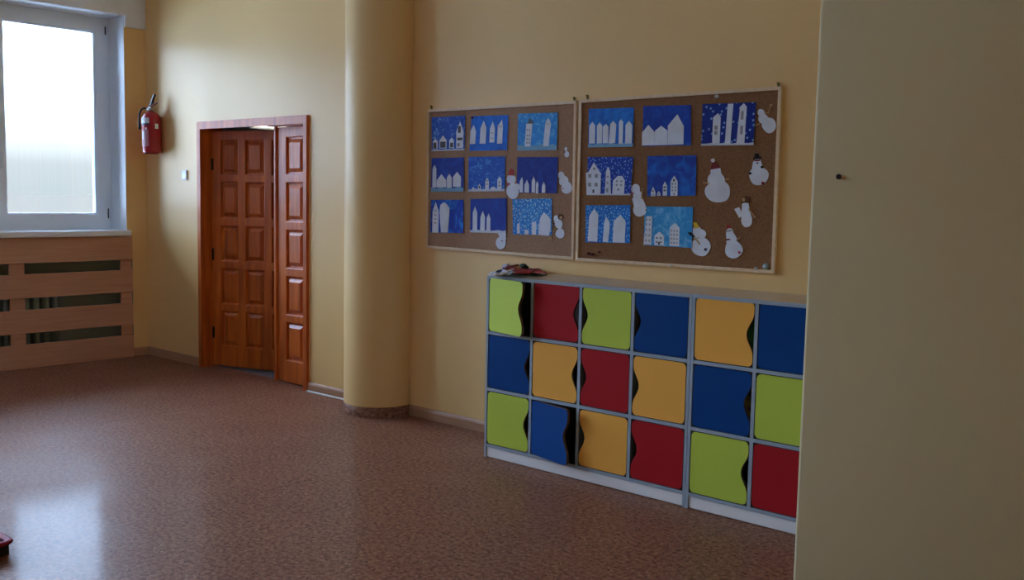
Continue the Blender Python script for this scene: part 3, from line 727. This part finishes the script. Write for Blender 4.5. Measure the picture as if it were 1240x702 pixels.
snowman('white paper snowman waving a raised twig arm, top right of the right board',
    [z(*ell(630, 282, 32, 34)), z(*ell(652, 342, 46, 48)), z(*ell(706, 400, 66, 76, rot=-.35))],
    [('arm', z(*strip_((665, 286), (710, 288), 9)), 'tan_paper'), ('arm', z(*strip_((702, 290), (728, 208), 10)), 'tan_paper'), ('hand', z((712, 208), (738, 200), (742, 216), (722, 226)), 'tan_paper'), ('arm', z(*strip_((578, 408), (622, 386), 11)), 'tan_paper')])
z = lambda *p: Z(840, 180, 7.02, p)
snowman('largest white paper snowman, in a red hat with white bobble and stick arms',
    [z((138, 172), (222, 160), (228, 205), (255, 245), (262, 290), (112, 300), (115, 240), (138, 210)), z(*ell(200, 362, 108, 97))],
    [('hat', z((138, 177), (222, 163), (200, 128), (185, 110), (158, 112), (148, 140)), 'darkred_paper'), ('bobble', z(*ell(160, 99, 17)), 'paperplain'),
     ('arm', z((72, 280), (118, 286), (130, 296), (122, 302), (78, 292)), 'tan_paper'), ('arm', z((258, 258), (296, 248), (300, 260), (264, 268)), 'tan_paper')])
snowman('white paper snowman in a black top hat near the right edge of the board',
    [z(*ell(537, 115, 31, 34)), z((500, 110), (568, 108), (588, 175), (600, 230), (475, 230), (488, 180)), z(*ell(549, 230, 83, 80))],
    [('hat', z((502, 90), (568, 84), (568, 70), (550, 68), (548, 40), (514, 42), (516, 72), (502, 76)), 'black_paper'), ('scarf', z((512, 92), (560, 90), (560, 104), (514, 106)), 'darkred_paper'), ('nose', z(*ell(537, 122, 10, n=10)), 'pencil_soft'),
     ('button', z(*ell(478, 210, 11, n=10)), 'black_paper'), ('button', z(*ell(578, 156, 11, n=10)), 'black_paper'), ('button', z(*ell(586, 292, 13, n=10)), 'darkred_paper')])
snowman('slim white paper snowman with brown hair and a card in one hand',
    [z((340, 512), (382, 496), (412, 566), (382, 588)), z((408, 458), (460, 462), (476, 540), (495, 600), (400, 600), (402, 530)), z(*ell(446, 602, 46, 68))],
    [('hair', z((396, 430), (412, 404), (446, 402), (474, 420), (468, 462), (436, 458), (404, 466)), 'brown_paper'), ('face', z(*ell(420, 432, 15, 20, n=14)), 'tan_paper'), ('arm', z(*strip_((466, 510), (520, 588), 12)), 'tan_paper')])
z = lambda *p: Z(770, 240, 6.89, p)
snowman('white paper snowman holding a tan broom between the starry and mottled paintings',
    [Z(700, 180, 10.03, ell(690, 488, 55, 60)), Z(700, 180, 10.03, ell(712, 562, 54, 62)), Z(695, 235, 8.26, [(575, 50), (600, 20), (680, 40), (712, 110), (600, 130)]), Z(695, 235, 8.26, ell(654, 150, 66, 76))],
    [('scarf', Z(700, 180, 10.03, [(632, 528), (676, 536), (672, 550), (636, 544)]), 'pink_paper'), ('broom', Z(700, 180, 10.03, strip_((776, 470), (768, 610), 13)), 'tan_paper'), ('button', Z(695, 235, 8.26, ell(720, 158, 7, n=8)), 'black_paper')])
snowman('white paper snowman in a yellow hat with a broom across its belly',
    [z((472, 245), (520, 232), (545, 262), (540, 320), (480, 340), (468, 290)), z(*ell(548, 298, 32, 38)), z(*ell(538, 404, 82, 78))],
    [('hat', z((472, 204), (500, 197), (526, 240), (490, 254)), 'yellow_paper'), ('broom', z(*strip_((470, 308), (532, 384), 12)), 'tan_paper'), ('broom_bristles', z((428, 282), (462, 284), (490, 322), (470, 326), (446, 306)), 'black_paper'), ('button', z(*ell(578, 427, 12, n=10)), 'navy')])
snowman('white paper snowman in a little red cap and red scarf on the right board',
    [z(*ell(778, 284, 30, 36)), z((748, 290), (806, 280), (838, 330), (836, 380), (752, 380)), z(*ell(812, 428, 74, 74))],
    [('cap', z((752, 250), (758, 222), (778, 220), (790, 250)), 'red_paper'), ('face', z((752, 272), (790, 262), (794, 272), (756, 282)), 'pencil_soft'), ('scarf', z((752, 338), (780, 336), (782, 348), (752, 352)), 'darkred_paper'), ('arm', z(*strip_((838, 352), (868, 326), 11)), 'tan_paper'), ('button', z(*ell(860, 452, 12, n=10)), 'pink_paper')])

# ---- push pins
def pin(u, v, mt, label, r=.009, y=BC):
    q = P(u, v, y); root = empty('push_pin', (q[0], y, q[1]), label, 'push pin', 'push pins in the cork boards')
    mb = MB(); mb.lathe([(0, 0), (r, 0), (r, .003), (r*.55, .005), (r*.55, .010), (r*.8, .013), (r*.7, .016), (0, .017)], seg=14)
    o = mb.build('head', mt, root); o.location = (0, 0, 0); o.rotation_euler = (PI/2, 0, 0)
pin(927.6, 322.6, M['pin_blue'], 'big pale blue push pin in the bottom right board corner', .016)
pin(916.2, 325.2, M['pin_white'], 'small white push pin left of the big pale blue one')
pin(813.5, 321.2, M['pin_white'], 'white push pin in the bottom frame rail', .008, BF)
pin(869, 116.7, M['pin_white'], 'white push pin above the night blue painting')
pin(713.2, 306.8, M['pin_red'], 'leftmost of three dark red push pins in the bottom left cork'); pin(718, 307.8, M['pin_red'], 'middle of three dark red push pins in the bottom left cork'); pin(726, 305.2, M['pin_red'], 'rightmost of three dark red push pins in the bottom left cork', .006)
pin(572.6, 142.4, M['pin_red'], 'dark push pin holding the top left corner of the even blue painting', .007, BC-.0025)

# ------------------------------------------------------------------ lockers
PITCH_, CH, TOP, FY = .3377, .3319, 1.068, -.4473
TH = .018
def wavy_door(w, h, side):
    """outline from the hinge side; the free edge dips in for a finger grip. side=+1: free edge at +x"""
    r = .024; pts = []
    def arc(cx, cz, a0, a1): return [(cx+r*math.cos(a0+(a1-a0)*k/5), cz+r*math.sin(a0+(a1-a0)*k/5)) for k in range(6)]
    pts += arc(r, r, PI, 1.5*PI)+arc(w-r, r, 1.5*PI, 2*PI)
    for k in range(1, 28):
        t = k/28; z_ = r+(h-2*r)*t
        d = 0 if abs(t-.5) > .40 else .036*(.5+.5*math.cos(2*PI*(t-.5)/.8))
        pts.append((w-d, z_))
    pts += arc(w-r, h-r, 0, .5*PI)+arc(r, h-r, .5*PI, PI)
    return pts
def locker(x0, ncol, colours, label, ajar={}, sides=None):
    """x0: centre line of the first upright"""
    root = empty('locker_cabinet', (x0+PITCH_*ncol/2, FY/2, 0), label, 'lockers', 'cube lockers along the back wall')
    xe = x0+PITCH_*ncol; yb = -.0165; t = TH/2; zb = TOP-3*CH
    for x, nm in ((x0, 'side_panel'), (xe, 'side_panel')):
        mb = MB(); mb.bbox(x-t+.0005, x+t-.0005, FY, yb, 0, TOP-.0185, .001); mb.build(nm, M['edging'], root)
    mb = MB(); mb.box(x0-t+.0005, xe+t-.0005, FY+.002, yb, TOP-.018, TOP); mb.build('top_panel', M['locker_top'], root)
    mb = MB(); mb.bbox(x0-t+.0005, xe+t-.0005, FY-.0005, FY+.002, TOP-.0185, TOP+.0002, .0005); mb.build('top_edging', M['edging'], root)
    for k in range(1, ncol):
        x = x0+PITCH_*k
        mb = MB(); mb.box(x-t, x+t, FY+.001, yb-.006, zb+t, TOP-.0185); 
        mb.box(x-t, x+t, FY, FY+.001, zb+t, TOP-.0185, 1); mb.build('divider', [M['locker_in'], M['edging']], root)
    for r_ in (1, 2, 3):
        z_ = TOP-CH*r_
        for c in (range(ncol) if r_ < 3 else [None]):
            xa, xb = (x0+PITCH_*c+t, x0+PITCH_*(c+1)-t) if c is not None else (x0+t, xe-t)
            mb = MB(); mb.box(xa, xb, FY+.001, yb-.006, z_-t, z_+t); mb.box(xa, xb, FY, FY+.001, z_-t, z_+t, 1)
            mb.build('shelf', [M['locker_in'], M['edging']], root)
    mb = MB(); mb.box(x0+t, xe-t, yb-.006, yb, zb+t, TOP-.0185); mb.build('back_panel', M['locker_in'], root)
    mb = MB(); mb.bbox(x0+t, xe-t, FY+.006, FY+.022, .004, zb-t, .001); mb.build('plinth', M['plinth'], root)
    for r_ in range(3):
        for c in range(ncol):
            key = colours[r_][c]; side = sides[r_][c]
            xa, xb = x0+PITCH_*c+t+.004, x0+PITCH_*(c+1)-t-.004
            za = TOP-CH*(r_+1)+t+.004; zt = TOP-CH*r_-t-.004 - (.0005 if r_ == 0 else 0)
            w, h = xb-xa, zt-za
            pts = wavy_door(w, h, side)
            mb = MB()
            fn = (lambda a, b, d: (a, d, b)) if side > 0 else (lambda a, b, d: (-a, d, b))
            mb.prism(pts, fn, .0, .016, 0, 1)
            o = mb.build('door', [M[key], M['dooredge']], root)
            o.location = Vector((xa if side > 0 else xb, FY+.0015, za))-root.location
            ang = ajar.get((r_, c), 0); o.rotation_euler = (0, 0, -math.radians(ang)*side)
            o['label'] = {'lime': 'lime green', 'red': 'dark red', 'blue': 'blue', 'yellow': 'orange yellow'}[key]+' door with a wavy edge'+(' standing ajar' if ang else '')
    return root
LX1 = 4.6932; LX2 = LX1+4*PITCH_+TH
C1 = [['lime', 'red', 'lime', 'blue'], ['blue', 'yellow', 'red', 'yellow'], ['lime', 'blue', 'yellow', 'red']]
C2 = [['yellow', 'blue', 'red', 'lime'], ['blue', 'lime', 'yellow', 'blue'], ['lime', 'red', 'blue', 'yellow']]
S4 = [[1, 1, -1, -1]]*3
locker(LX1, 4, C1, 'cube locker cabinet with coloured wavy doors and papers lying on top', {(0, 0): 12, (2, 1): 12}, S4)
locker(LX2, 4, C2, 'cube locker cabinet with coloured wavy doors, partly hidden by the blank wall', {}, S4)

# bundles seen through the finger gaps
def bundle(lx, c, r_, x_in, w, h, mt, label):
    xa = lx+PITCH_*c+TH/2; za = TOP-CH*(r_+1)+TH/2
    cx = xa+x_in; root = None
    mb = MB(); n, k_ = 16, 10; vs = []; fs = []
    d = .13
    for i in range(k_+1):
        th = PI*i/k_
        for k in range(n):
            ph = 2*PI*k/n
            q = 1+.07*math.sin(3*ph+i)+.05*math.sin(5*th+k)
            sx = abs(math.sin(th))**.6
            ex = lambda v: math.copysign(abs(v)**.7, v)
            vs.append((w/2*sx*ex(math.cos(ph))*min(q, 1.02), d/2*sx*ex(math.sin(ph))*min(q, 1.02), h/2-h/2*math.copysign(abs(math.cos(th))**.8, math.cos(th))))
    for i in range(k_):
        for k in range(n):
            k2 = (k+1) % n; fs.append((i*n+k, i*n+k2, (i+1)*n+k2, (i+1)*n+k))
    mb.add(vs, fs, 0, True)
    o = mb.build('cloth_bundle', M[mt]); o.location = (cx, FY+.088, za+.001)
    tag(o, label, 'bundle', 'bundles stuffed into the lockers')
IN = PITCH_-TH
bundle(LX1, 1, 0, IN-.10, .185, .26, 'palebag', 'pale blue cloth bundle behind the top red locker door')
bundle(LX1, 3, 0, .10, .185, .22, 'greybag', 'grey brown bundle behind the top blue door of the left cabinet')
bundle(LX1, 2, 1, .10, .185, .22, 'greybag', 'grey bundle behind the middle row red door')
bundle(LX2, 0, 0, IN-.10, .185, .24, 'greenbag', 'green bundle behind the top yellow locker door')
bundle(LX2, 0, 1, IN-.10, .185, .22, 'brownbag', 'mottled brown bundle behind the blue door in the right cabinet')

# ------------------------------------------------------------------ pile of paper decorations on the lockers
PG = 'paper decorations piled on the lockers'
def slab(name, px, z0, th, mt, label, cat='paper decoration', wob=.006, lift=None, bendz=0):
    """flat paper shape lying on the cabinet: outline given on the top surface"""
    pts = [onZ(u, v, z0) for u, v in px]; n = len(pts)
    c = sum((p for p in pts), Vector())/n
    mb = MB(); ring = []
    for k in range(n):
        for f in (0, .5):
            p = pts[k].lerp(pts[(k+1) % n], f); ring.append(p)
    m_ = len(ring); vs = []
    hz = lambda p, i: z0+(wob*(.5+.5*math.sin(i*2.1)) if wob else 0)
    top = [Vector((p.x, p.y, hz(p, i)+th)) for i, p in enumerate(ring)]; bot = [Vector((p.x, p.y, hz(p, i))) for i, p in enumerate(ring)]
    ct = Vector((c.x, c.y, z0+th+(lift or wob))); cb = Vector((c.x, c.y, z0+(lift or wob)))
    vs = top+bot+[ct, cb]; fs = []
    for i in range(m_):
        j = (i+1) % m_
        fs += [(i, j, 2*m_), (m_+j, m_+i, 2*m_+1), (i, m_+i, m_+j, j)]
    mb.add(vs, fs)
    return tag(mb.build(name, M[mt]), label, cat, PG)
ZT = TOP+.001
slab('paper_card', [(608, 334.4), (612, 329.5), (640, 330.0), (663, 333.0), (655, 334.6), (630, 336.4)], ZT, .003, 'greycard', 'grey green card lying under the paper pile on the lockers', wob=.002)
slab('paper_sheet', [(591.0, 333.4), (596, 329.6), (607, 328.6), (614, 330.5), (606, 333.6), (600, 334.6)], ZT+.004, .002, 'paperplain', 'white paper sheet at the corner edge of the lockers', wob=.010)
slab('paper_figure', [(600, 330.2), (606, 327.5), (616, 324.2), (620, 326), (612, 329.6), (604, 331)], ZT+.012, .003, 'navy', 'dark navy paper piece in the pile on the lockers', wob=.008)
slab('paper_figure', [(607, 326.2), (610, 320.8), (616, 321.0), (620, 325.0), (618, 328.5), (610, 328.5)], ZT+.020, .003, 'lilac', 'lilac white paper piece standing highest in the pile on the lockers', wob=.012, lift=.02)
slab('paper_figure', [(612, 327.0), (616, 323.4), (630, 320.6), (629, 322.0), (620, 325.4), (624, 328.0), (616, 330.5)], ZT+.022, .004, 'red_paper', 'long red paper strip on the pile, pointing up', wob=.01)
slab('paper_figure', [(618, 328.5), (625, 326.2), (637, 326.4), (650, 327.2), (657, 330.0), (646, 331.6), (632, 332.6), (622, 332.6)], ZT+.010, .006, 'red_paper', 'broad red paper piece lying flat in the pile on the lockers', wob=.012)
slab('paper_figure', [(640, 326.0), (646, 326.4), (651, 326.6), (649, 328.6), (644, 329.2)], ZT+.026, .003, 'darkred_paper', 'small dark red paper scrap on top of the pile', wob=.006)
slab('paper_strip', [(608, 325.5), (622, 321.6), (628, 321.0), (628.5, 321.8), (618, 325.2), (609, 327.2)], ZT+.030, .002, 'darkred_paper', 'dark red paper strip at the back of the pile on the lockers', wob=.008)
slab('paper_strip', [(643, 329.0), (652, 328.0), (661, 331.6), (660, 332.4), (650, 330.6)], ZT+.022, .003, 'red_paper', 'narrow red paper strip at the right tip of the pile', wob=.008)
slab('paper_strip', [(602, 334.2), (606, 331.6), (622, 326.4), (624, 327.6), (610, 332.6)], ZT+.030, .002, 'paperplain', 'narrow white paper strip lying across the pile', wob=.010)
slab('paper_figure', [(606, 331.4), (613, 327.6), (622, 328.2), (625, 331.4), (616, 333.4), (609, 333.2)], ZT+.014, .003, 'paper', 'crumpled white paper at the front of the pile on the lockers', wob=.012, lift=.016)
gq = onZ(634.5, 325.6, ZT+.03); mb = MB()
for k in range(7):
    mb.ball((gq.x+.016*math.cos(k*2.4)*(k > 0), gq.y+.014*math.sin(k*2.4)*(k > 0), ZT+.046+.006*math.sin(k*1.7)), .013, 10, 6, 0, (1, 1, .85))
tag(mb.build('crumpled_paper', M['greenpom']), 'dark green crumpled paper ball on the pile', 'paper decoration', PG)

# ------------------------------------------------------------------ low box on the floor
bx0, bx1, by0, by1 = 3.93, 4.378, -3.40, -3.010
BXR = empty('storage_box', ((bx0+bx1)/2, (by0+by1)/2, 0), 'low dark box with a thick red rim on the floor at the left', 'box')
mb = MB(); t_ = .008; hb_ = .046
mb.box(bx0, bx1, by0, by0+t_, 0, hb_); mb.box(bx0, bx1, by1-t_, by1, 0, hb_); mb.box(bx0, bx0+t_, by0+t_, by1-t_, 0, hb_); mb.box(bx1-t_, bx1, by0+t_, by1-t_, 0, hb_); mb.box(bx0+t_, bx1-t_, by0+t_, by1-t_, 0, .006)
mb.build('body', M['boxbody'], BXR)
def rrect(x0, x1, y0, y1, r, z, n=8):
    out = []
    for cx, cy, a0 in ((x1-r, y1-r, 0), (x0+r, y1-r, PI/2), (x0+r, y0+r, PI), (x1-r, y0+r, 1.5*PI)):
        out += [Vector((cx+r*math.cos(a0+PI/2*k/n), cy+r*math.sin(a0+PI/2*k/n), z)) for k in range(n+1)]
    return out
ring = rrect(bx0-.008, bx1+.012, by0-.012, by1+.006, .035, .054); seg = 12; n = len(ring); vs = []; fs = []
ctr = Vector(((bx0+bx1)/2, (by0+by1)/2, .054))
for i, p in enumerate(ring):
    t = (ring[(i+1) % n]-ring[i-1]).normalized(); nrm = t.cross(Vector((0, 0, 1)))
    for k in range(seg):
        a = 2*PI*k/seg; vs.append(p+nrm*(.017*math.cos(a))+Vector((0, 0, .010*math.sin(a))))
for i in range(n):
    for k in range(seg):
        k2 = (k+1) % seg; j = (i+1) % n; fs.append((i*seg+k, j*seg+k, j*seg+k2, i*seg+k2))
mb = MB(); mb.add(vs, fs, 0, True); mb.build('rim', M['boxrim'], BXR)
mb = MB(); mb.ball((bx1-.10, by1-.11, .030), .07, 14, 8, 0, (1.1, 1, .33))
tag(mb.build('cloth_pad', M['navy']), 'dark navy pad lying inside the red rimmed box', 'pad')

# nail hole in the blank wall
q = onY(1017, 214, PY); mb = MB(); mb.tube([(q.x, PY+.004, q.z), (q.x, PY-.006, q.z)], .0045, 10); mb.tube([(q.x, PY-.006, q.z), (q.x, PY-.008, q.z)], .007, 10)
tag(mb.build('nail', M['hinge']), 'small dark nail in the blank wall on the right', 'nail')

# ------------------------------------------------------------------ outdoors
mb = MB(); mb.box(-58, 60, -60, 60, -1.0, -.8)
tag(mb.build('exterior_ground', M['snow']), 'snow covered yard outside the windows', 'ground', kind='structure')
mb = MB(); mb.box(-400, -58, -300, 300, -1.0, -.8)
tag(mb.build('exterior_far_ground', M['field']), 'distant ground beyond the snowy yard, darkened in colour to look hazy', 'ground', kind='structure')

# ------------------------------------------------------------------ light: overcast sky through the windows
w = bpy.data.worlds.new('overcast_sky'); sc.world = w; w.use_nodes = True
N = w.node_tree.nodes; L = w.node_tree.links; N.clear()
tc = N.new('ShaderNodeTexCoord'); sx = N.new('ShaderNodeSeparateXYZ'); L.new(tc.outputs['Generated'], sx.inputs[0])
cr = N.new('ShaderNodeValToRGB'); L.new(sx.outputs[2], cr.inputs[0])
e = cr.color_ramp.elements
e[0].position = 0.0; e[0].color = (.0385, .0445, .0475, 1)
e[1].position = .022; e[1].color = (.042, .047, .050, 1)
x = cr.color_ramp.elements.new(.05); x.color = (.070, .078, .084, 1)
x = cr.color_ramp.elements.new(.13); x.color = (.58, .80, 1.15, 1)
x = cr.color_ramp.elements.new(1.0); x.color = (.62, .868, 1.26, 1)
bg = N.new('ShaderNodeBackground'); L.new(cr.outputs[0], bg.inputs[0]); bg.inputs[1].default_value = 18.5
o = N.new('ShaderNodeOutputWorld'); L.new(bg.outputs[0], o.inputs[0])
for a, b in WIN:
    ld = bpy.data.lights.new('window_portal', 'AREA'); ld.shape = 'RECTANGLE'; ld.size = WZ1-1.155; ld.size_y = b-a
    lo = bpy.data.objects.new('window_portal', ld); col.objects.link(lo); lo.location = (-.40, (a+b)/2, (WZ1+1.155)/2)
    lo.rotation_euler = (0, -PI/2, 0)
    ld.cycles.is_portal = True

vs_ = sc.view_settings; sc.display_settings.display_device = 'sRGB'
vs_.view_transform = 'Standard'; vs_.look = 'None'; vs_.gamma = 1; vs_.use_curve_mapping = False; vs_.exposure = 0.0
sc.cycles.use_denoising = True
try: sc.cycles.denoiser = 'OPENIMAGEDENOISE'
except Exception: pass
sc.cycles.max_bounces = 14; sc.cycles.diffuse_bounces = 8; sc.cycles.glossy_bounces = 6; sc.cycles.transparent_max_bounces = 12
sc.cycles.sample_clamp_indirect = 8; sc.cycles.caustics_reflective = False; sc.cycles.caustics_refractive = False
for ob in list(bpy.data.objects):
    if '_w' in ob: del ob['_w']
